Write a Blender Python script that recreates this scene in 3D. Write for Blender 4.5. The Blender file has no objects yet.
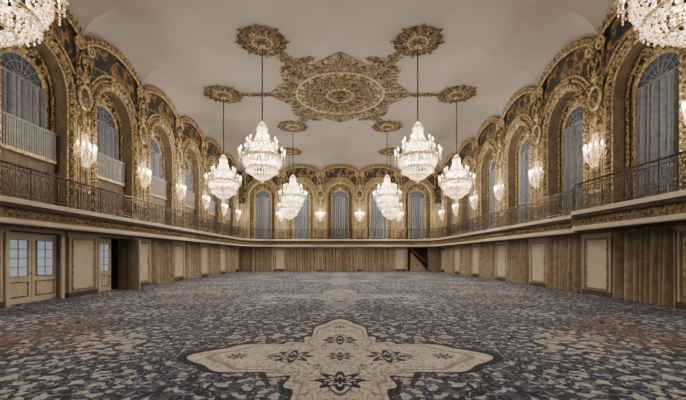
import bpy, math, random, bisect
from mathutils import Vector, Matrix
random.seed(3)
pi=math.pi; sin=math.sin; cos=math.cos

# ------------------------------------------------------------ dimensions
HW=10.8; YB=36.6; YF=-2.8; HC=12.0; BAY=4.2
SIDE_C=[12.1+BAY*k for k in range(-3,6)]
BACK_C=[BAY*k for k in range(-2,3)]
ARW=1.38; ASP=7.9; ARISE=1.6      # arch half width, springing, rise
FLR=3.4                           # balcony floor level

# ------------------------------------------------------------ materials
def newmat(name):
    m=bpy.data.materials.new(name); m.use_nodes=True
    nt=m.node_tree; b=nt.nodes['Principled BSDF']
    return m,nt,b
def ramp(nt,fac,stops):
    r=nt.nodes.new('ShaderNodeValToRGB'); el=r.color_ramp.elements
    while len(el)<len(stops): el.new(0.5)
    for e,(p,c) in zip(el,stops): e.position=p; e.color=(*c,1)
    nt.links.new(fac,r.inputs[0]); return r.outputs[0]
def noise(nt,scale,detail=4,coord='Object',dist=0.0):
    tc=nt.nodes.new('ShaderNodeTexCoord'); n=nt.nodes.new('ShaderNodeTexNoise')
    n.inputs['Scale'].default_value=scale; n.inputs['Detail'].default_value=detail
    n.inputs['Distortion'].default_value=dist
    nt.links.new(tc.outputs[coord],n.inputs['Vector']); return n
def bump(nt,b,h,strength,dist=0.02):
    bp=nt.nodes.new('ShaderNodeBump'); bp.inputs['Strength'].default_value=strength
    bp.inputs['Distance'].default_value=dist
    nt.links.new(h,bp.inputs['Height']); nt.links.new(bp.outputs[0],b.inputs['Normal'])
def simple(name,c1,c2,scale=3,rough=.6,metal=0,bumpS=0,detail=4,dist=0,p=(.35,.65)):
    m,nt,b=newmat(name); n=noise(nt,scale,detail,dist=dist)
    nt.links.new(ramp(nt,n.outputs[0],[(p[0],c1),(p[1],c2)]),b.inputs['Base Color'])
    b.inputs['Roughness'].default_value=rough; b.inputs['Metallic'].default_value=metal
    if bumpS: bump(nt,b,n.outputs[0],bumpS)
    return m
M={}
M['plaster']=simple('upper_wall_paint',(.235,.195,.14),(.36,.305,.23),1.4,.7)
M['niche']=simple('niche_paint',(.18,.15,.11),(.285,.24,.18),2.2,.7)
M['cream']=simple('cream_panel_paint',(.56,.51,.42),(.64,.59,.50),2,.5)
M['tan']=simple('tan_wall_paint',(.28,.235,.175),(.35,.30,.23),2,.5)
M['gold']=simple('gilded_plaster',(.035,.025,.012),(.56,.43,.235),11,.5,.25,.8,p=(.38,.66))
M['goldhi']=simple('gold_leaf',(.24,.18,.095),(.80,.65,.41),10,.42,.35,.4)
M['bronze']=simple('aged_gilt_relief',(.020,.015,.010),(.32,.25,.155),8,.6,.1,.8,dist=.6,p=(.40,.66))
M['ceil']=simple('ceiling_paint',(.325,.305,.295),(.37,.35,.338),.35,.85)
M['iron']=simple('wrought_iron',(.02,.02,.022),(.14,.13,.125),9,.4,.5)
M['drapeblue']=simple('blue_grey_drapery',(.19,.215,.275),(.28,.305,.375),5,.8)
M['drapebrown']=simple('taupe_drapery',(.29,.24,.18),(.42,.355,.27),4,.85)
M['greyrail']=simple('grey_balustrade_paint',(.24,.25,.29),(.31,.32,.36),4,.6)
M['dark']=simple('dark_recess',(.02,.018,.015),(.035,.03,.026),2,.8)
M['fascia']=simple('fascia_gilt_relief',(.04,.032,.02),(.22,.17,.10),12,.5,.15,.6)
M['soffit']=simple('soffit_paint',(.06,.048,.035),(.10,.08,.06),3,.6)
M['spandrel']=simple('spandrel_painted_ornament',(.014,.026,.032),(.28,.21,.125),3.2,.55,.1,.5,detail=6,dist=1.5,p=(.46,.66))
m,nt,b=newmat('lunette_glass'); b.inputs['Base Color'].default_value=(.09,.125,.20,1); b.inputs['Roughness'].default_value=.25; M['glass']=m
m,nt,b=newmat('door_glass'); b.inputs['Base Color'].default_value=(.45,.52,.62,1); b.inputs['Roughness'].default_value=.15
b.inputs['Emission Color'].default_value=(.7,.8,1,1); b.inputs['Emission Strength'].default_value=.25; M['doorglass']=m  # pale blue colour and weak glow stand in for reflections on the panes
m,nt,b=newmat('painted_mural'); n=noise(nt,1.3,6,dist=1.8)
nt.links.new(ramp(nt,n.outputs[0],[(.30,(.008,.014,.018)),(.46,(.014,.024,.027)),(.53,(.13,.062,.025)),(.57,(.44,.26,.09)),(.60,(.045,.07,.08)),(.8,(.010,.016,.018))]),b.inputs['Base Color'])
b.inputs['Roughness'].default_value=.55; M['mural']=m
m,nt,b=newmat('emissive_crystal'); b.inputs['Base Color'].default_value=(.78,.70,.57,1); b.inputs['Roughness'].default_value=.15
b.inputs['Emission Color'].default_value=(1,.70,.40,1)  # beads glow by mottled emission, standing in for bulb light caught in crystal
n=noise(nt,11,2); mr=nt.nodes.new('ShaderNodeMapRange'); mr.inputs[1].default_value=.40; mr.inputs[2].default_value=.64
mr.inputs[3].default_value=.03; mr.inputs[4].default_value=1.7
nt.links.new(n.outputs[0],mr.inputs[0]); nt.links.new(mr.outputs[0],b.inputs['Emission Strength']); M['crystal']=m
m,nt,b=newmat('candle_bulb'); b.inputs['Base Color'].default_value=(1,1,1,1)
b.inputs['Emission Color'].default_value=(1,.78,.50,1); b.inputs['Emission Strength'].default_value=14; M['bulb']=m

# ---------------------------------------------- carpet expression shader
m,nt,b=newmat('patterned_carpet'); M['carpet']=m
class E:
    def __init__(s,v): s.v=v
    @staticmethod
    def op(o,*a):
        n=nt.nodes.new('ShaderNodeMath'); n.operation=o
        for i,x in enumerate(a):
            x=x.v if isinstance(x,E) else x
            if isinstance(x,(int,float)): n.inputs[i].default_value=x
            else: nt.links.new(x,n.inputs[i])
        return E(n.outputs[0])
    def __add__(s,o): return E.op('ADD',s,o)
    def __sub__(s,o): return E.op('SUBTRACT',s,o)
    def __rsub__(s,o): return E.op('SUBTRACT',o,s)
    def __mul__(s,o): return E.op('MULTIPLY',s,o)
    def __truediv__(s,o): return E.op('DIVIDE',s,o)
    def lt(s,o): return E.op('LESS_THAN',s,o)
    def gt(s,o): return E.op('GREATER_THAN',s,o)
    def abs(s): return E.op('ABSOLUTE',s)
    def cos(s): return E.op('COSINE',s)
    def pw(s,p): return E.op('POWER',s,p)
def hyp(a,c): return E.op('SQRT',a*a+c*c)
def mix(f,a,c):
    n=nt.nodes.new('ShaderNodeMix'); n.data_type='RGBA'
    nt.links.new(f.v,n.inputs[0])
    for i,x in ((6,a),(7,c)):
        if isinstance(x,tuple): n.inputs[i].default_value=(*x,1)
        else: nt.links.new(x,n.inputs[i])
    return n.outputs[2]
geo=nt.nodes.new('ShaderNodeNewGeometry'); sp=nt.nodes.new('ShaderNodeSeparateXYZ'); nt.links.new(geo.outputs['Position'],sp.inputs[0])
X=E(sp.outputs[0]); Y=E(sp.outputs[1])
cb=nt.nodes.new('ShaderNodeCombineXYZ'); nt.links.new(X.abs().v,cb.inputs[0]); nt.links.new(Y.v,cb.inputs[1])
def cnoise(scale,detail=2,dist=0):
    n=nt.nodes.new('ShaderNodeTexNoise'); n.inputs['Scale'].default_value=scale; n.inputs['Detail'].default_value=detail; n.inputs['Distortion'].default_value=dist
    nt.links.new(cb.outputs[0],n.inputs['Vector']); return n
nd=cnoise(4.0,2)
vm=nt.nodes.new('ShaderNodeVectorMath'); vm.operation='MULTIPLY_ADD'; nt.links.new(nd.outputs[1],vm.inputs[0]); vm.inputs[1].default_value=(.40,.40,0); nt.links.new(cb.outputs[0],vm.inputs[2])
def vor(scale):
    n=nt.nodes.new('ShaderNodeTexVoronoi'); n.inputs['Scale'].default_value=scale; n.voronoi_dimensions='2D'
    nt.links.new(vm.outputs[0],n.inputs['Vector']); return E(n.outputs['Distance'])
v1=vor(4.6); v2=vor(9.5)
n1=E(cnoise(2.2,3,1.0).outputs[0]); n2=E(cnoise(.55,2).outputs[0]); n3=E(cnoise(5,2,1.5).outputs[0]); n4=E(cnoise(9,1,1.0).outputs[0])
NAVY=(.009,.016,.050); SLATE=(.085,.125,.23); BEIGE=(.54,.545,.60); TAUPE=(.18,.185,.23); BROWN=(.13,.085,.065)
def shape(cx,cy,per,rx,ry,core,pwr,scal):
    xx=(X.abs()-cx if cx else X)
    yy=E.op('WRAP',Y-cy,per/2,-per/2)
    lx=xx/rx; ly=yy/ry
    r=hyp(lx,ly); th=E.op('ARCTAN2',ly,lx)
    R=(th*2).cos().abs().pw(pwr)*(1-core)+core+(th*20).cos()*scal+(th*8).cos()*(-scal)
    return lx,ly,r/R
col=mix((n3-.5).abs().lt(.045),NAVY,SLATE)
lx,ly,mm=shape(6.6,6.9,8.4,2.5,3.0,.5,4.0,.05)
col=mix(mm.lt(1.0),col,mix(n1.gt(.5),BROWN,(.06,.06,.09)))
col=mix(mm.lt(.6)*mm.gt(.52),col,NAVY)
rx,ry=2.5,3.3
lx,ly,mm=shape(0,5.6,8.4,rx,ry,.46,4.5,.035)
near=Y.lt(9.8)
# outlying medallions woven in muted slate-beige under the foliage
col=mix(mm.lt(1.0),col,(.27,.27,.30))
col=mix(mm.lt(.55)*mm.gt(.45),col,NAVY)
leaf=(v1+(n2-.5)*.8).lt(.26)
col=mix(leaf,col,BEIGE)
col=mix(leaf*((n4-.5).abs().lt(.03)),col,TAUPE)
small=(v2.lt(.26))*((n1).gt(.48))*(1-leaf)
col=mix(small,col,(.26,.29,.38))
main=(.70,.68,.67); line=(.32,.305,.32)
col=mix(mm.lt(1.07)*near,col,NAVY)
col=mix(mm.lt(1.0)*near,col,mix((n3-.5).abs().lt(.035),main,line))
col=mix(mm.lt(.88)*mm.gt(.83)*near,col,line)
col=mix(mm.lt(.48)*mm.gt(.455)*near,col,SLATE)
for (fx,fy,fr) in ((.31,0,.12),(-.31,0,.12),(0,.33,.12),(0,-.33,.12),(.68,0,.06),(-.68,0,.06),(0,.70,.06),(0,-.70,.06),(0,0,.08)):
    ax=(lx-fx)*rx; ay=(ly-fy)*ry
    fr2=fr*2.3
    q=hyp(ax,ay)/((E.op('ARCTAN2',ay,ax)*8).cos()*.3+1.0)
    col=mix(q.lt(fr2)*near,col,NAVY); col=mix(q.lt(fr2*.6)*q.gt(fr2*.38)*near,col,BEIGE)
fine=cnoise(60,2)
nt.links.new(col,b.inputs['Base Color']); b.inputs['Roughness'].default_value=.9
b.inputs['Sheen Weight'].default_value=.07; b.inputs['Sheen Roughness'].default_value=.4
bump(nt,b,fine.outputs[0],.4,.01)

# ------------------------------------------------------------ mesh tools
class MB:
    def __init__(s): s.v=[]; s.f=[]; s.mi=[]; s.mats=[]; s.T=None; s.me=None
    def add(s,vs,fs,mat):
        if mat not in s.mats: s.mats.append(mat)
        k=s.mats.index(mat); o=len(s.v)
        for p in vs:
            s.v.append(tuple(s.T@Vector(p)) if s.T is not None else tuple(p))
        for f in fs: s.f.append(tuple(i+o for i in f)); s.mi.append(k)
    def box(s,a,c,mat):
        x0,y0,z0=a; x1,y1,z1=c
        s.add([(x0,y0,z0),(x1,y0,z0),(x1,y1,z0),(x0,y1,z0),(x0,y0,z1),(x1,y0,z1),(x1,y1,z1),(x0,y1,z1)],
              [(3,2,1,0),(4,5,6,7),(0,1,5,4),(1,2,6,5),(2,3,7,6),(3,0,4,7)],mat)
    def quad(s,a,b_,c,d,mat): s.add([a,b_,c,d],[(0,1,2,3)],mat)
    def tube(s,pts,r,mat,n=5,nrm=None,closed=False,taper=None):
        pts=[Vector(p) for p in pts]; N=len(pts); vs=[]; fs=[]
        for i,p in enumerate(pts):
            if closed: t=pts[(i+1)%N]-pts[i-1]
            else: t=pts[min(i+1,N-1)]-pts[max(i-1,0)]
            t=t.normalized() if t.length>1e-9 else Vector((0,0,1))
            u=Vector(nrm) if nrm else (Vector((0,0,1)) if abs(t.z)<.9 else Vector((0,1,0)))
            u=(u-t*u.dot(t)); u=u.normalized() if u.length>1e-6 else t.orthogonal().normalized()
            w=t.cross(u); rr=r*(taper(i/(N-1)) if taper else 1)
            for k in range(n):
                a=2*pi*(k+.5)/n; vs.append(p+u*(rr*cos(a))+w*(rr*sin(a)))
        for i in range(N if closed else N-1):
            j=(i+1)%N
            for k in range(n):
                fs.append((i*n+k,i*n+(k+1)%n,j*n+(k+1)%n,j*n+k))
        if not closed: fs.append(tuple(range(n))); fs.append(tuple((N-1)*n+k for k in range(n)))
        s.add(vs,fs,mat)
    def lathe(s,prof,mat,n=16,c=(0,0)):
        vs=[];fs=[]
        for r,z in prof:
            for k in range(n): a=2*pi*k/n; vs.append((c[0]+r*cos(a),c[1]+r*sin(a),z))
        for i in range(len(prof)-1):
            for k in range(n): fs.append((i*n+k,i*n+(k+1)%n,(i+1)*n+(k+1)%n,(i+1)*n+k))
        s.add(vs,fs,mat)
    def bead(s,p,r,h,mat):
        x,y,z=p
        s.add([(x+r,y,z),(x,y+r,z),(x-r,y,z),(x,y-r,z),(x,y,z+h),(x,y,z-h)],
              [(0,1,4),(1,2,4),(2,3,4),(3,0,4),(1,0,5),(2,1,5),(3,2,5),(0,3,5)],mat)
    def leaf(s,base,tip,w,nrm,mat,h=.05):
        b0=Vector(base); t0=Vector(tip); n_=Vector(nrm).normalized(); d=t0-b0; sd=d.cross(n_).normalized()*w
        A=b0+d*.35+sd; B=b0+d*.35-sd; A2=b0+d*.75+sd*.55; B2=b0+d*.75-sd*.55
        R1=b0+d*.35+n_*h; R2=b0+d*.75+n_*h*.8
        s.add([b0,A,A2,t0,B2,B,R1,R2],[(0,1,6),(1,2,7,6),(2,3,7),(3,4,7),(4,5,6,7),(5,0,6)],mat)
    def mesh(s,name,smooth=False):
        if s.me is None:
            me=bpy.data.meshes.new(name); me.from_pydata(s.v,[],s.f)
            for k in s.mats: me.materials.append(M[k])
            me.polygons.foreach_set('material_index',s.mi)
            if smooth: me.polygons.foreach_set('use_smooth',[True]*len(s.f))
            me.update(); s.me=me
        return s.me
def put(mb,name,loc=(0,0,0),rz=0,smooth=False):
    o=bpy.data.objects.new(name,mb.mesh(name,smooth)); bpy.context.collection.objects.link(o)
    o.location=loc; o.rotation_euler=(0,0,rz); return o
def spiral(c,r,turns,a0,dr,ax=0):
    pts=[];N=int(14*turns)+4
    for i in range(N+1):
        t=i/N; a=a0+dr*2*pi*turns*t; q=r*(1-.85*t)
        x=c[0]+q*cos(a); z=c[2]+q*sin(a) if ax==0 else c[2]
        y=c[1] if ax==0 else c[1]+q*sin(a)
        pts.append((x,y,z))
    return pts
NY=(0,1,0); NZ=(0,0,-1)

def LOC(side,c):
    return {'left':((-HW,c,0),-pi/2),'right':((HW,c,0),pi/2),'back':((c,YB,0),pi),'front':((c,YF,0),0)}[side]
def TM(side,c):
    l,r=LOC(side,c); return Matrix.Translation(l)@Matrix.Rotation(r,4,'Z')
SIDES={'left':SIDE_C,'right':SIDE_C,'back':BACK_C,'front':BACK_C}
def crest(u):
    u=(u+BAY/2)%BAY-BAY/2
    return 10.45+.95*abs(cos(pi*u/BAY))**.55
def arch(u,hw=ARW,sp=ASP,rise=ARISE):
    q=max(0,1-(u/hw)**2); return sp+rise*q**.5
def archpts(hw,bot,sp,rise,y,n=22):
    p=[(-hw,y,bot),(-hw,y,(bot+sp)/2),(-hw,y,sp)]
    for i in range(1,n): a=pi-pi*i/n; p.append((hw*cos(a),y,sp+rise*sin(a)))
    p+=[(hw,y,sp),(hw,y,(bot+sp)/2),(hw,y,bot)]
    return p
ND=.6
OW=1.1; OH=2.5; OD=.55
def wall_bay(mb):
    h=BAY/2
    for sg in (-1,1):
        mb.quad((sg*OW,0,0),(sg*h,0,0),(sg*h,0,FLR),(sg*OW,0,FLR),'tan')
        mb.quad((sg*OW,0,0),(sg*OW,-OD,0),(sg*OW,-OD,OH),(sg*OW,0,OH),'tan')
    mb.quad((-OW,0,OH),(OW,0,OH),(OW,0,FLR),(-OW,0,FLR),'tan')
    mb.quad((-OW,0,OH),(OW,0,OH),(OW,-OD,OH),(-OW,-OD,OH),'tan')
    mb.quad((-OW,-OD,0),(OW,-OD,0),(OW,-OD,OH),(-OW,-OD,OH),'dark')  # near-black back panel paints in the darkness of the opening
    N=6
    for sg in (-1,1):
        for i in range(N):
            a=sg*(ARW+(h-ARW)*i/N); c=sg*(ARW+(h-ARW)*(i+1)/N)
            mb.quad((a,0,FLR),(c,0,FLR),(c,0,ASP-.6),(a,0,ASP-.6),'plaster')
            mb.quad((a,0,ASP-.6),(c,0,ASP-.6),(c,0,crest(c-sg*1e-4)),(a,0,crest(a)),'spandrel')
    N=28
    us=[ARW*-cos(pi*i/N) for i in range(N+1)]
    for a,c in zip(us,us[1:]):
        mb.quad((a,0,arch(a)),(c,0,arch(c)),(c,0,crest(c)),(a,0,crest(a)),'spandrel')
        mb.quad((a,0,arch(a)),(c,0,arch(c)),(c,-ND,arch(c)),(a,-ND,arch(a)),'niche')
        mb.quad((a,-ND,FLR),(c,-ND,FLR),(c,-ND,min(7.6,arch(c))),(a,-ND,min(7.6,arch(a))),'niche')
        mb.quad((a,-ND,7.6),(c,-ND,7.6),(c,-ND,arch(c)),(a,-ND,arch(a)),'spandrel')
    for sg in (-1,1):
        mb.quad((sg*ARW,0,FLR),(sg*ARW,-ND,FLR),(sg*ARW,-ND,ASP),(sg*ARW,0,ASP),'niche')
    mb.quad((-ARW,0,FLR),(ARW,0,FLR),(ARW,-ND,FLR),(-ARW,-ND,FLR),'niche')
for side,cs in SIDES.items():
    mb=MB()
    for c in cs:
        mb.T=TM(side,c); wall_bay(mb)
    e0=cs[0]-BAY/2; e1=cs[-1]+BAY/2
    lo,hi=(YF,YB) if side in('left','right') else (-HW,HW)
    mb.T=None
    def W(s,z):
        return {'left':(-HW,s,z),'right':(HW,s,z),'back':(s,YB,z),'front':(s,YF,z)}[side]
    for a,c in ((lo,e0),(e1,hi)):
        if c-a>.01:
            mb.quad(W(a,0),W(c,0),W(c,7.3),W(a,7.3),'plaster')
            mb.quad(W(a,7.3),W(c,7.3),W(c,11.4),W(a,11.4),'spandrel')
    put(mb,'wall_'+side)
mb=MB(); mb.box((-HW-1,YF-1,-.12),(HW+1,YB+1,0),'carpet'); put(mb,'floor')
mb=MB(); mb.box((-HW-.3,YF-.3,HC),(HW+.3,YB+.3,HC+.2),'ceil')
INS=1.9
for side,cs in SIDES.items():
    lo,hi=(YF,YB) if side in('left','right') else (-HW,HW)
    c0=cs[len(cs)//2]; n=int((hi-lo)/.15); K=10
    vs=[];fs=[]
    for i in range(n+1):
        s_=lo+(hi-lo)*i/n
        inside=cs[0]-BAY/2<=s_<=cs[-1]+BAY/2
        cr=crest(s_-c0) if inside else 10.75
        for k in range(K+1):
            t=k/K*pi/2; w=INS*(1-cos(t)); z=cr+(HC-.005-cr)*sin(t)
            vs.append({'left':(-HW+w,s_,z),'right':(HW-w,s_,z),'back':(s_,YB-w,z),'front':(s_,YF+w,z)}[side])
    for i in range(n):
        for k in range(K): o=i*(K+1)+k; fs.append((o,o+1,o+K+2,o+K+1))
    mb.add(vs,fs,'ceil')
put(mb,'ceiling')

# ------------------------------------------------ arch bay ornament (linked)
tr=MB()
tr.tube(archpts(ARW+.13,FLR,ASP,ARISE+.13,.05),.15,'gold',8,NY)
tr.tube(archpts(ARW+.33,FLR,ASP,ARISE+.33,.03),.06,'goldhi',6,NY)
tr.tube(archpts(ARW-.02,FLR,ASP,ARISE-.02,.03),.045,'goldhi',6,NY)
tr.tube(archpts(ARW-.12,FLR,ASP,ARISE-.12,-ND+.1),.08,'gold',6,NY)
for i in range(26):
    a=pi*i/25; r1,r2=ARW+.36,ARISE+.36
    p=(r1*cos(a),.04,ASP+r2*sin(a)); q=((r1+.2)*cos(a+.05),.05,ASP+(r2+.2)*sin(a+.05))
    tr.leaf(p,q,.06,NY,'gold',.05)
for x in (-1,1):
    z=FLR+.2
    while z<ASP: tr.bead((x*(ARW+.13),.19,z),.05,.09,'goldhi'); z+=.26
for i in range(1,20):
    a=pi*i/20; tr.bead(((ARW+.13)*cos(a),.19,ASP+(ARISE+.13)*sin(a)),.06,.07,'goldhi')
z0=ASP+ARISE
for sg in (-1,1):
    tr.tube(spiral((sg*.22,.14,z0+.25),.2,1.3,pi/2,-sg),.05,'goldhi',5,NY)
    tr.tube(spiral((sg*.5,.12,z0+.12),.16,1.2,pi/2,sg),.04,'gold',5,NY)
tr.leaf((0,.1,z0-.25),(0,.16,z0+.65),.16,NY,'goldhi',.14)
N=40; us=[-BAY/2+BAY*i/N for i in range(N+1)]
cl=lambda u:crest(min(max(u,-BAY/2+.001),BAY/2-.001))
tr.tube([(u,.07,cl(u)-.04) for u in us],.13,'gold',6,NY)
tr.tube([(u,.14,cl(u)-.22) for u in us],.05,'goldhi',5,NY)
for i in range(1,N,2):
    u=us[i]; c=crest(u); tr.leaf((u,.16,c-.1),(u,.22,c+.12),.08,NY,'gold',.06)
for sg in (-1,1):
    tr.tube(spiral((sg*(BAY/2-.28),.16,10.35),.26,1.4,pi/2,sg),.06,'goldhi',5,NY)
def mlow(u): return max((arch(u,ARW+.5,ASP,ARISE+.5) if abs(u)<ARW+.5 else 0)+.05,9.0)
NU=30; MU=1.8; mus=[-MU+2*MU*i/NU for i in range(NU+1)]
tr.tube([(u,.06,mlow(u)) for u in mus],.05,'goldhi',5,NY)
for sg in (-1,1): tr.tube([(sg*MU,.06,mlow(MU)),(sg*MU,.06,crest(MU)-.25)],.05,'goldhi',5,NY)
for a,c in zip(mus,mus[1:]):
    tr.quad((a,.03,mlow(a)),(c,.03,mlow(c)),(c,.03,crest(c)-.2),(a,.03,crest(a)-.2),'mural')

win=MB()
WH=.84; WS=7.95; WR=.8; y=-ND+.03
win.tube(archpts(WH+.08,FLR,WS,WR+.08,y+.04),.08,'goldhi',6,NY)
win.tube(archpts(WH+.22,FLR,WS,WR+.22,y+.02),.05,'gold',6,NY)
vs=[(0,y,WS)]+[(WH*cos(pi*i/20),y,WS+WR*sin(pi*i/20)) for i in range(21)]
win.add(vs,[(0,i,i+1) for i in range(1,21)],'glass')
for i in range(1,8):
    a=pi*i/8; win.tube([(0,y+.03,WS),(WH*cos(a),y+.03,WS+WR*sin(a))],.018,'greyrail',4,NY)
for q in (.4,.72): win.tube([(WH*q*cos(pi*i/14),y+.03,WS+WR*q*sin(pi*i/14)) for i in range(15)],.018,'greyrail',4,NY)
win.box((-WH,y,WS-.06),(WH,y+.08,WS+.05),'greyrail')
def drape(mb,x0,x1,z0,z1,y,mat,folds,amp,ny=3,seed=0):
    # hanging cloth: deep rounded pleats of irregular width
    rnd=random.Random(seed); N=folds*10; vs=[];fs=[]
    ph=[rnd.uniform(.6,1.4) for _ in range(folds)]; tot=sum(ph); edges=[0]
    for p_ in ph: edges.append(edges[-1]+p_/tot)
    dep=[rnd.uniform(.6,1.2) for _ in range(folds)]
    for j in range(ny+1):
        t=j/ny
        for f in range(folds):
            for i in range(10+(1 if f==folds-1 else 0)):
                q=i/10; xx=edges[f]+(edges[f+1]-edges[f])*q
                vs.append((x0+(x1-x0)*xx,y-amp+2*amp*dep[f]*(.75+.25*t)*abs(sin(pi*q))**.9,z1+(z0-z1)*t))
    for j in range(ny):
        for i in range(N): o=j*(N+1)+i; fs.append((o,o+1,o+N+2,o+N+1))
    mb.add(vs,fs,mat)
drape(win,-WH,WH,FLR,WS-.05,y+.17,'drapeblue',7,.13,seed=1)
for sg in (-1,1):
    win.tube(spiral((sg*.33,y+.05,WS+WR+.3),.2,1.4,-pi/2,sg),.05,'goldhi',5,NY)
    win.tube(spiral((sg*.8,y+.05,WS+WR-.02),.2,1.3,-pi/2,sg),.045,'goldhi',5,NY)
    win.leaf((sg*.15,y+.03,WS+WR+.1),(sg*.7,y+.06,WS+WR+.35),.12,NY,'bronze',.08)
win.leaf((0,y+.03,WS+WR+.02),(0,y+.1,WS+WR+.55),.2,NY,'goldhi',.1)
winb=MB()
winb.v=list(win.v); winb.f=list(win.f); winb.mi=list(win.mi); winb.mats=list(win.mats)
winb.box((-1.1,-ND,5.2),(1.1,-ND+.4,5.32),'goldhi'); winb.box((-1.1,-ND+.3,6.3),(1.1,-ND+.42,6.38),'greyrail')
winb.box((-1.1,-ND+.02,FLR),(1.1,-ND+.3,5.2),'niche')
for i in range(23):
    u=-1.05+2.1*i/22; winb.box((u-.03,-ND+.33,5.3),(u+.03,-ND+.39,6.32),'greyrail')

pr=MB()
pr.box((-.27,0,FLR+.02),(.27,.06,9.2),'plaster')
for a in (-.27,.27): pr.tube([(a,.06,FLR+.02),(a,.06,9.2)],.035,'goldhi',5,NY)
pr.box((-.33,0,FLR+.02),(.33,.12,FLR+.9),'niche'); pr.box((-.36,0,FLR+.9),(.36,.16,FLR+1.0),'goldhi')
pr.tube([(-.15,.08,4.7),(.15,.08,4.7),(.15,.08,7.2),(-.15,.08,7.2)],.02,'gold',4,NY,True)
sh=[(.30*cos(2*pi*i/18)*(1+.12*cos(4*pi*i/18)),.16,8.25+.48*sin(2*pi*i/18)) for i in range(18)]
pr.tube(sh,.07,'goldhi',6,NY,True)
pr.add([(0,.24,8.25)]+[(a,.15,c) for a,_,c in sh],[(0,i+1,(i+1)%18+1) for i in range(18)],'bronze')
for sg in (-1,1):
    pr.tube(spiral((sg*.32,.16,8.85),.2,1.4,-pi/2,sg),.055,'gold',5,NY)
    pr.tube(spiral((sg*.30,.16,7.6),.18,1.4,pi/2,-sg),.05,'gold',5,NY)
    pr.tube([(sg*.12,.14,9.1),(sg*.35,.14,9.4),(sg*.3,.14,9.8),(sg*.1,.14,10.1)],.06,'gold',5,NY)
    pr.leaf((sg*.1,.1,7.5),(sg*.28,.12,6.95),.09,NY,'gold',.07)
pr.leaf((0,.14,8.75),(0,.2,9.5),.17,NY,'goldhi',.12); pr.leaf((0,.14,9.4),(0,.2,10.4),.2,NY,'gold',.14)
pr.leaf((0,.14,7.7),(0,.14,6.9),.14,NY,'goldhi',.1)

def lowerpil(hw):
    lp=MB()
    lp.box((-hw,0,0),(hw,.07,2.62),'tan')
    if hw>.5:
        lp.box((-hw+.2,.07,.32),(hw-.2,.09,2.3),'cream')
        lp.tube([(-hw+.2,.09,.32),(hw-.2,.09,.32),(hw-.2,.09,2.3),(-hw+.2,.09,2.3)],.03,'goldhi',5,NY,True)
    lp.box((-hw-.06,0,0),(hw+.06,.11,.2),'soffit'); lp.box((-hw-.06,0,2.42),(hw+.06,.12,2.6),'cream')
    for a in (-hw,hw-.06): lp.box((a,.07,.2),(a+.06,.12,2.42),'cream')
    return lp
lp=lowerpil(.76); lps=lowerpil(.24)

cu=MB(); drape(cu,-OW-.05,OW+.05,.02,OH+.1,.15,'drapebrown',8,.14,seed=4)
cu.tube([(-OW-.1,.13,OH+.11),(OW+.1,.13,OH+.11)],.025,'goldhi',6)
for sg in (-1,1): cu.box((sg*(OW+.06)-.03,0,0),(sg*(OW+.06)+.03,.05,OH+.14),'cream'); cu.box((sg*(OW+.06)-.02,0,OH+.07),(sg*(OW+.06)+.02,.13,OH+.12),'goldhi')
sc_=MB(); drape(sc_,-1.8,1.8,.02,2.62,.19,'drapebrown',11,.15,seed=6); sc_.box((-1.84,.0,2.5),(1.84,.38,2.68),'cream')
do=MB()
def leafdoor(mb,x0,x1,y):
    mb.box((x0,y-.03,.02),(x1,y+.03,OH-.04),'cream')
    a,c=.95,2.2; xa=x0+.17; xb=x1-.17
    mb.box((xa,y+.03,a),(xb,y+.038,c),'doorglass')
    mb.tube([(xa,y+.045,a),(xb,y+.045,a),(xb,y+.045,c),(xa,y+.045,c)],.03,'tan',4,NY,True)
    for k in range(1,4): z=a+(c-a)*k/4; mb.box((xa,y+.035,z-.015),(xb,y+.06,z+.015),'tan')
    mb.box(((xa+xb)/2-.012,y+.035,a),((xa+xb)/2+.012,y+.06,c),'tan')
    mb.tube([(x0+.15,y+.04,.25),(x1-.15,y+.04,.25),(x1-.15,y+.04,.75),(x0+.15,y+.04,.75)],.022,'gold',4,NY,True)
leafdoor(do,-OW+.05,-.01,-.2); leafdoor(do,.01,OW-.05,-.2)
do2=MB(); leafdoor(do2,.01,OW-.05,-.2)
# second leaf standing open into the room
do2.T=Matrix.Translation((-OW+.08,.03,0))@Matrix.Rotation(math.radians(60),4,'Z')
leafdoor(do2,0,1.0,0); do2.T=None
for d_ in (do,do2):
    for sg in (-1,1):
        d_.box((sg*OW-.07,0,0),(sg*OW+.07,.06,OH+.07),'cream')
    d_.bead((.08,-.12,1.05),.035,.05,'goldhi')
    d_.box((-OW-.07,0,OH),(OW+.07,.06,OH+.12),'cream')
st=MB()
for i in range(9): st.box((-1.0+.2*i,-.5,0),(-.8+.2*i,-.05,.22*(i+1)),'tan')
st.tube([(-1.0,-.06,.95),(.8,-.06,2.4)],.03,'goldhi',5)
for i in range(8): st.tube([(-.9+.2*i,-.06,.22*(i+1)),(-.9+.2*i,-.06,1.03+.161*i)],.014,'iron',4)

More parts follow.
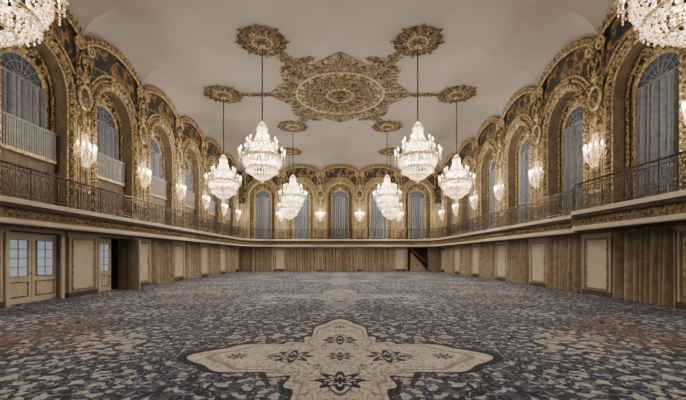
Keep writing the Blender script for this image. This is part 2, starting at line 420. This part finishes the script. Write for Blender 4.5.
def string(mb,p,q,sag,r,step,mat='crystal'):
    p=Vector(p);q=Vector(q); L=(q-p).length; n=max(2,int(L/step))
    for i in range(n+1):
        t=i/n; a=p.lerp(q,t); a.z-=sag*4*t*(1-t)
        mb.bead(a,r*(.8+.4*random.random()),r*1.25,mat)
sc=MB()
sc.box((-.12,.0,5.4),(.12,.08,6.6),'goldhi'); sc.leaf((0,.06,6.5),(0,.1,7.0),.14,NY,'goldhi',.08); sc.leaf((0,.06,5.5),(0,.1,5.1),.12,NY,'goldhi',.08)
for i in range(6):
    a=pi*(i+.5)/6; ex,ey=.48*cos(a),.12+.34*sin(a)
    sc.tube([(0,.08,5.85),(ex*.5,.08+(ey-.08)*.5,5.68),(ex*.9,ey,5.75),(ex,ey,5.95)],.018,'goldhi',5)
    sc.lathe([(.0,5.95),(.06,5.98),(.02,6.0),(.02,6.14)],'crystal',6,(ex,ey))
    sc.lathe([(.0,6.13),(.042,6.2),(.032,6.28),(0,6.36)],'bulb',7,(ex,ey))
    string(sc,(ex,ey,5.95),(ex*.9,ey*.9,5.65),0,.022,.065)
    string(sc,(0,.2,6.65),(ex*.95,ey,6.0),.12,.020,.065)
    string(sc,(ex*.9,ey,5.9),(0,.22,5.35),.1,.023,.065)
for i in range(5):
    a=pi*(i+.5)/5; string(sc,(.26*cos(a),.12+.20*sin(a),5.95),(.05*cos(a),.2,5.45),.05,.024,.065)
    string(sc,(.1*cos(a),.12+.1*sin(a),6.75),(.22*cos(a),.14+.18*sin(a),6.15),.05,.02,.065)

wn=0;tn=0;dn=0
def trim(mb,l,r):
    global tn
    tn+=1; put(mb,'trim_%d'%tn,l,r)
def lamp(name,loc,e,col,r,parent=None):
    L=bpy.data.lights.new(name,'POINT'); L.energy=e; L.color=col; L.shadow_soft_size=r
    o=bpy.data.objects.new(name,L); bpy.context.collection.objects.link(o)
    if parent: o.parent=parent
    o.location=loc
for side,cs in SIDES.items():
    for ci,c in enumerate(cs):
        l,r=LOC(side,c)
        wn+=1; put(winb if side=='left' else win,'window_%d'%wn,l,r)
        trim(tr,l,r)
        if side=='left' and ci in (2,3,4):
            dn+=1; put(do2 if ci==4 else do,'door_%d'%dn,l,r)
        elif side=='back' and abs(c)<5: put(sc_,'stage_curtain',l,r)
        elif side=='back' and c>5: put(st,'staircase',l,r)
        else: put(cu,'doorway_curtain',l,r)
    edges=[c-BAY/2 for c in cs]+[cs[-1]+BAY/2]
    for e in edges:
        if side in('back','front') and abs(e)>10: continue
        l,r=LOC(side,e)
        trim(pr,l,r); trim(lps if side=='back' and abs(e)<3 else lp,l,r)  # these are the upper and lower pilasters, placed under the shared trim name
        s=put(sc,'crystal_wall_sconce',l,r)
        lamp('sconce_light',(0,.62,6.1),75 if side!='back' else 110,(1,.80,.54),.07,s)

# ------------------------------------------------------------ balcony
EO=.95; RC=2.6
xe=HW-EO; ye=YB-EO
path=[]
def addp(x,y,nx,ny): path.append((Vector((x,y)),Vector((nx,ny))))
nseg=60
for i in range(nseg+1): addp(-xe,YF+(ye-RC-YF)*i/nseg,-1,0)
for i in range(1,16):
    a=pi-pi/2*i/16; addp(-xe+RC+RC*cos(a),ye-RC+RC*sin(a),cos(a),sin(a))
for i in range(31): addp(-xe+RC+(2*xe-2*RC)*i/30,ye,0,1)
for i in range(1,16):
    a=pi/2-pi/2*i/16; addp(xe-RC+RC*cos(a),ye-RC+RC*sin(a),cos(a),sin(a))
NR2=160
for i in range(NR2+1):
    yy=ye-RC-(ye-RC-YF)*i/NR2
    t=min(max((14.4-yy)/1.1,0),1); dx=.7*t*t*(3-2*t)
    sl=.7*6*t*(1-t)/1.1
    nn=Vector((1,sl)).normalized() if 0<t<1 else Vector((1,0))
    addp(xe-dx,yy,nn.x,nn.y)
cum=[0]
for i in range(1,len(path)): cum.append(cum[-1]+(path[i][0]-path[i-1][0]).length)
TOT=cum[-1]
def P(s,o=0,z=0):
    s=min(max(s,0),TOT-1e-6); i=min(bisect.bisect_right(cum,s)-1,len(path)-2)
    t=(s-cum[i])/(cum[i+1]-cum[i]); p=path[i][0].lerp(path[i+1][0],t); n=path[i][1].lerp(path[i+1][1],t).normalized()
    return Vector((p.x+n.x*o,p.y+n.y*o,z))
CLX=HW-.005; CLY=YB-.005
def sweep(mb,prof,mat,wide=False):
    n=len(prof); vs=[];fs=[]
    for (p,nn) in path:
        for k,(o,z) in enumerate(prof):
            if wide and o>.5 and p.x>0 and p.y<ye-RC: vs.append((CLX,p.y,z)); continue
            x_=p.x+nn.x*o; y_=p.y+nn.y*o
            vs.append((max(-CLX,min(CLX,x_)),min(CLY,y_),z))
    for i in range(len(path)-1):
        for k in range(n-1): q=i*n+k; fs.append((q,q+1,q+n+1,q+n))
    mb.add(vs,fs,mat)
ba=MB()
sweep(ba,[(EO+.3,2.72),(.2,2.72)],'soffit',True)
sweep(ba,[(.2,2.72),(.2,2.64),(.04,2.62),(0,2.66),(0,2.76),(.05,2.80)],'cream')
sweep(ba,[(.05,2.80),(.08,2.84),(.08,3.08),(.04,3.1)],'fascia')
sweep(ba,[(.04,3.1),(-.03,3.13),(-.06,3.2),(-.1,3.24)],'soffit')
sweep(ba,[(-.1,3.24),(-.1,3.36),(-.06,3.4),(0,3.41)],'cream')
sweep(ba,[(0,3.41),(EO+.3,3.41)],'soffit',True)
for sg in (-1,1):
    ba.box((min(sg*CLX,sg*(HW-1.5)),YB-1.5,2.73),(max(sg*CLX,sg*(HW-1.5)),CLY,3.40),'soffit')
s_=.1
while s_<TOT:
    a=P(s_,.075,0); ba.bead((a.x,a.y,2.96),.075,.10,'gold')
    a=P(s_+.11,.06,0); ba.bead((a.x,a.y,3.07),.05,.04,'gold')
    s_+=.22
put(ba,'balcony')
ra=MB()
def line(o,z,r,mat='iron'):
    n=int(TOT/.3); ra.tube([P(TOT*i/n,o,z) for i in range(n+1)],r,mat,5)
line(.02,4.42,.035); line(.02,4.28,.018); line(.02,3.5,.02); line(.02,3.62,.012)
n=int(TOT/1.05); Lm=TOT/n
def pl(s0,pts,r):
    ra.tube([P(s0+x,.02,z) for x,z in pts],r,'iron',4)
for i in range(n):
    s0=i*Lm
    pl(s0,[(0,3.41),(0,4.46)],.022)
    for k in (1,2,3,4,5): pl(s0,[(Lm*k/6,3.5),(Lm*k/6,3.62)],.01)
    for k in (1,2,3,4,5,6,7): pl(s0,[(Lm*k/8,4.28),(Lm*k/8,4.42)],.01)
    c=Lm/2
    pl(s0,[(c+.14*cos(2*pi*k/14),3.95+.2*sin(2*pi*k/14)) for k in range(15)],.014)
    pl(s0,[(c,3.5),(c,4.28)],.011)
    for sg in (-1,1):
        for (dx,zc,q,a0,d) in ((.30,4.12,.13,-pi/2,sg),(.30,3.78,.13,pi/2,-sg)):
            pts=[(c+sg*dx+q*(1-.8*t/12)*cos(a0+d*2*pi*1.3*t/12),zc+q*(1-.8*t/12)*sin(a0+d*2*pi*1.3*t/12)) for t in range(13)]
            pl(s0,pts,.013)
        pl(s0,[(c+sg*.44,3.6),(c+sg*.40,3.95),(c+sg*.44,4.3)],.011)
        pl(s0,[(c+sg*.17,3.6),(c+sg*.21,3.95),(c+sg*.17,4.3)],.010)
put(ra,'balcony_railing')

for side in('left','right','back'):
    mb=MB(); cs=SIDES[side]
    for c in cs:
        mb.T=TM(side,c)
        for sg in (-1,1):
            a,b2=sorted((sg*(OW+.1),sg*(BAY/2-.82))); mb.box((a,0,0),(b2,.05,.2),'soffit')
    put(mb,'baseboard_'+side)

# ------------------------------------------------------------ ceiling ornament
def ring(mb,R,r,z,mat,n=48,c=(0,0)): mb.tube([(c[0]+R*cos(2*pi*i/n),c[1]+R*sin(2*pi*i/n),z) for i in range(n)],r,mat,6,(0,0,1),True)
ro=MB()
ro.lathe([(.0,-.28),(.12,-.26),(.2,-.14),(.42,-.1),(.46,-.0)],'bronze',20)
ring(ro,.46,.05,-.06,'goldhi',30); ring(ro,.78,.045,-.04,'bronze',36)
for k in range(8):
    a=2*pi*k/8; d=lambda r,da=0:(r*cos(a+da),r*sin(a+da),-.03)
    ro.leaf(d(.42),d(1.35),.22,NZ,'bronze',.14)
    ro.leaf(d(.42,.39),d(.98,.39),.2,NZ,'gold',.12)
    for sg in (-1,1):
        ro.tube(spiral(d(.98,sg*.26),.16,1.3,a+pi,sg,1),.045,'bronze',5,NZ)
        ro.leaf(d(.9,sg*.3),d(1.2,sg*.34),.09,NZ,'bronze',.08)
me=MB()
me.lathe([(.0,-.5),(.18,-.45),(.3,-.25),(.6,-.18),(.8,-.06),(.85,0)],'bronze',28)
for R,r,mt in ((.85,.08,'goldhi'),(1.35,.06,'bronze'),(1.95,.08,'gold'),(2.1,.05,'bronze'),(2.75,.07,'goldhi')): ring(me,R,r,-.08,mt,72)
vs=[];fs=[];NA=96;NR=14
for j in range(NR+1):
    r=.8+(2.75-.8)*j/NR
    for i in range(NA):
        a=2*pi*i/NA; vs.append((r*cos(a),r*sin(a),-.05-.035*(1+cos(a*16+r*5))*(1+.6*sin(r*9))))
for j in range(NR):
    for i in range(NA): fs.append((j*NA+i,j*NA+(i+1)%NA,(j+1)*NA+(i+1)%NA,(j+1)*NA+i))
me.add(vs,fs,'bronze')
for k in range(16):
    a=2*pi*k/16; d=lambda r,da=0:(r*cos(a+da),r*sin(a+da),-.08)
    me.leaf(d(.9),d(1.9),.14,NZ,'gold',.12); me.leaf(d(1.98,.196),d(2.7,.196),.18,NZ,'gold',.1)
    me.tube(spiral(d(2.4),.2,1.5,a,1,1),.05,'goldhi',5,NZ)
for k in range(8):
    a=2*pi*k/8; d=lambda r,da=0:(r*cos(a+da),r*sin(a+da),-.03)
    tip=4.5 if k%2==0 else 4.2
    me.leaf(d(2.7),d(tip),.42,NZ,'bronze',.2)
    me.leaf(d(2.7,.39),d(3.6,.39),.45,NZ,'bronze',.16)
    for sg in (-1,1):
        me.tube(spiral(d(3.25,sg*.19),.3,1.6,a+pi,sg,1),.07,'gold',5,NZ)
        me.tube(spiral(d(3.8,sg*.12),.22,1.4,a+pi,-sg,1),.055,'gold',5,NZ)
        me.leaf(d(3.0,sg*.22),d(3.9,sg*.27),.17,NZ,'bronze',.1)
        me.leaf(d(3.5,sg*.1),d(4.2,sg*.19),.13,NZ,'gold',.1)
        me.tube([d(3.6,sg*.39),d(3.8,sg*.3),d(3.95,sg*.2),d(tip,0)],.05,'gold',5,NZ)
CY=21.75
def garland(mb,p,q,w):
    p=Vector((*p,-.03));q=Vector((*q,-.03)); L=(q-p).length; n=int(L/.32); dr=(q-p)/n; sd=Vector((-dr.y,dr.x,0)).normalized()
    for i in range(n):
        a=p+dr*i; ww=w*(1-.35*i/n)
        mb.leaf(a,a+dr*1.5,ww*.35,NZ,'bronze',.1)
        for sg in (-1,1): mb.leaf(a,a+dr*1.1+sd*sg*ww,ww*.3,NZ,'bronze' if i%2 else 'gold',.08)
        if i%2==0:
            c=a+sd*ww*.8*(1 if i%4 else -1); mb.tube(spiral(tuple(c),ww*.45,1.3,0,1,1),.03,'bronze',4,NZ)
for sx in (-1,1):
    for sy in (-1,1):
        v=Vector((3.75*sx,5.35*sy)); l=v.length; v=v/l; garland(me,v*3.6,v*(l-1.3),.5)
        q=Vector((v.x*4.4,v.y*4.4)); sdv=Vector((-v.y,v.x))
        garland(me,q,q+sdv*1.1-v*.3,.3); garland(me,q,q-sdv*1.1-v*.3,.3)
    garland(me,(4.2*sx,0),(6.3*sx,0),.28)
put(me,'ceiling_medallion',(0,CY,HC))

# ------------------------------------------------------------ chandelier
ch=MB()
ch.lathe([(0,-.3),(.12,-.28),(.16,-.2),(.10,-.05),(.1,0)],'goldhi',12)
ch.tube([(0,0,-.2),(0,0,-4.1)],.028,'iron',6)
for i in range(24): ch.bead((0,0,-.4-.145*i),.045,.075,'iron')
ch.tube([(0,0,-4.0),(0,0,-6.5)],.05,'goldhi',6)
def band(R,z,h=.05):
    ch.lathe([(R-.02,z-h/2),(R+.02,z-h/2),(R+.03,z),(R+.02,z+h/2),(R-.02,z+h/2),(R-.02,z-h/2)],'goldhi',28)
band(.24,-4.15,.05); band(.50,-4.95,.07); band(.90,-5.6,.13); band(.74,-6.15,.06); band(.42,-6.48,.04)
def ring_strings(n,r0,z0,r1,z1,sag,br,step,bulge=0):
    for i in range(n):
        a=2*pi*i/n; L=math.hypot(r1-r0,z1-z0); m_=max(2,int(L/step))
        for k in range(m_+1):
            t=k/m_; r=r0+(r1-r0)*t+bulge*4*t*(1-t); z=z0+(z1-z0)*t-sag*4*t*(1-t)
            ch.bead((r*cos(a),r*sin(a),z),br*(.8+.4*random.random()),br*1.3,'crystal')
ring_strings(14,.24,-4.13,.05,-3.9,0,.022,.05)
ring_strings(20,.24,-4.15,.24,-4.34,0,.022,.05)
ring_strings(26,.12,-4.1,.50,-4.95,.14,.028,.065)
ring_strings(28,.50,-4.97,.50,-5.2,0,.028,.06)
ring_strings(34,.42,-5.0,.90,-5.56,.12,.03,.07)
ring_strings(42,.92,-5.6,.92,-5.86,0,.032,.07)
ring_strings(38,.88,-5.65,.74,-6.15,0,.034,.07,.07)
ring_strings(30,.76,-6.15,.76,-6.32,0,.03,.06)
ring_strings(28,.72,-6.18,.42,-6.48,0,.032,.065,.09)
ring_strings(18,.42,-6.5,.04,-6.7,0,.032,.06,.08)
ch.lathe([(0,-6.84),(.06,-6.78),(.08,-6.72),(0,-6.62)],'crystal',8)
def arms(n,r0,z0,r1,z1,off=0):
    for i in range(n):
        a=2*pi*(i+off)/n; f=lambda r,z:(r*cos(a),r*sin(a),z)
        ch.tube([f(r0,z0),f(r0+(r1-r0)*.35,z0-.14),f(r0+(r1-r0)*.75,z0-.14),f(r1,z1-.05)],.018,'goldhi',4)
        c=(r1*cos(a),r1*sin(a))
        ch.lathe([(.0,z1-.06),(.07,z1-.02),(.02,z1),(.02,z1+.13)],'crystal',6,c)
        ch.lathe([(.0,z1+.12),(.042,z1+.18),(.03,z1+.25),(0,z1+.31)],'bulb',6,c)
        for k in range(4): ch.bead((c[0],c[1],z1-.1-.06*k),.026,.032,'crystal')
arms(18,.88,-5.6,1.08,-5.52); arms(10,.50,-5.0,.70,-4.98,.5)
pos=[(-3.75,16.4),(3.75,16.4),(-7.45,21.75),(7.45,21.75),(-3.75,27.1),(3.75,27.1),(-5.0,33.6),(5.0,33.6),(-6.05,5.75),(6.1,5.75)]
for i,(x,yy) in enumerate(pos):
    put(ro,'ceiling_rosette',(x,yy,HC))
    o=put(ch,'crystal_chandelier',(x,yy,HC))
    k=.5 if i>=8 else 1
    lamp('chandelier_light',(0,0,-5.4),770*k,(1,.88,.72),.15,o)
    lamp('chandelier_upper_light',(0,0,-4.6),300*k,(1,.88,.72),.1,o)

w=bpy.data.worlds.new('world'); bpy.context.scene.world=w; w.use_nodes=True
w.node_tree.nodes['Background'].inputs[0].default_value=(.5,.5,.55,1); w.node_tree.nodes['Background'].inputs[1].default_value=.1
cam=bpy.data.cameras.new('camera'); co=bpy.data.objects.new('camera',cam); bpy.context.collection.objects.link(co)
co.location=(0,0,1.65); co.rotation_euler=(pi/2,0,0); cam.sensor_width=36; cam.lens=340/686*36
cam.shift_y=56/686; cam.shift_x=3/686; cam.clip_end=200
bpy.context.scene.camera=co
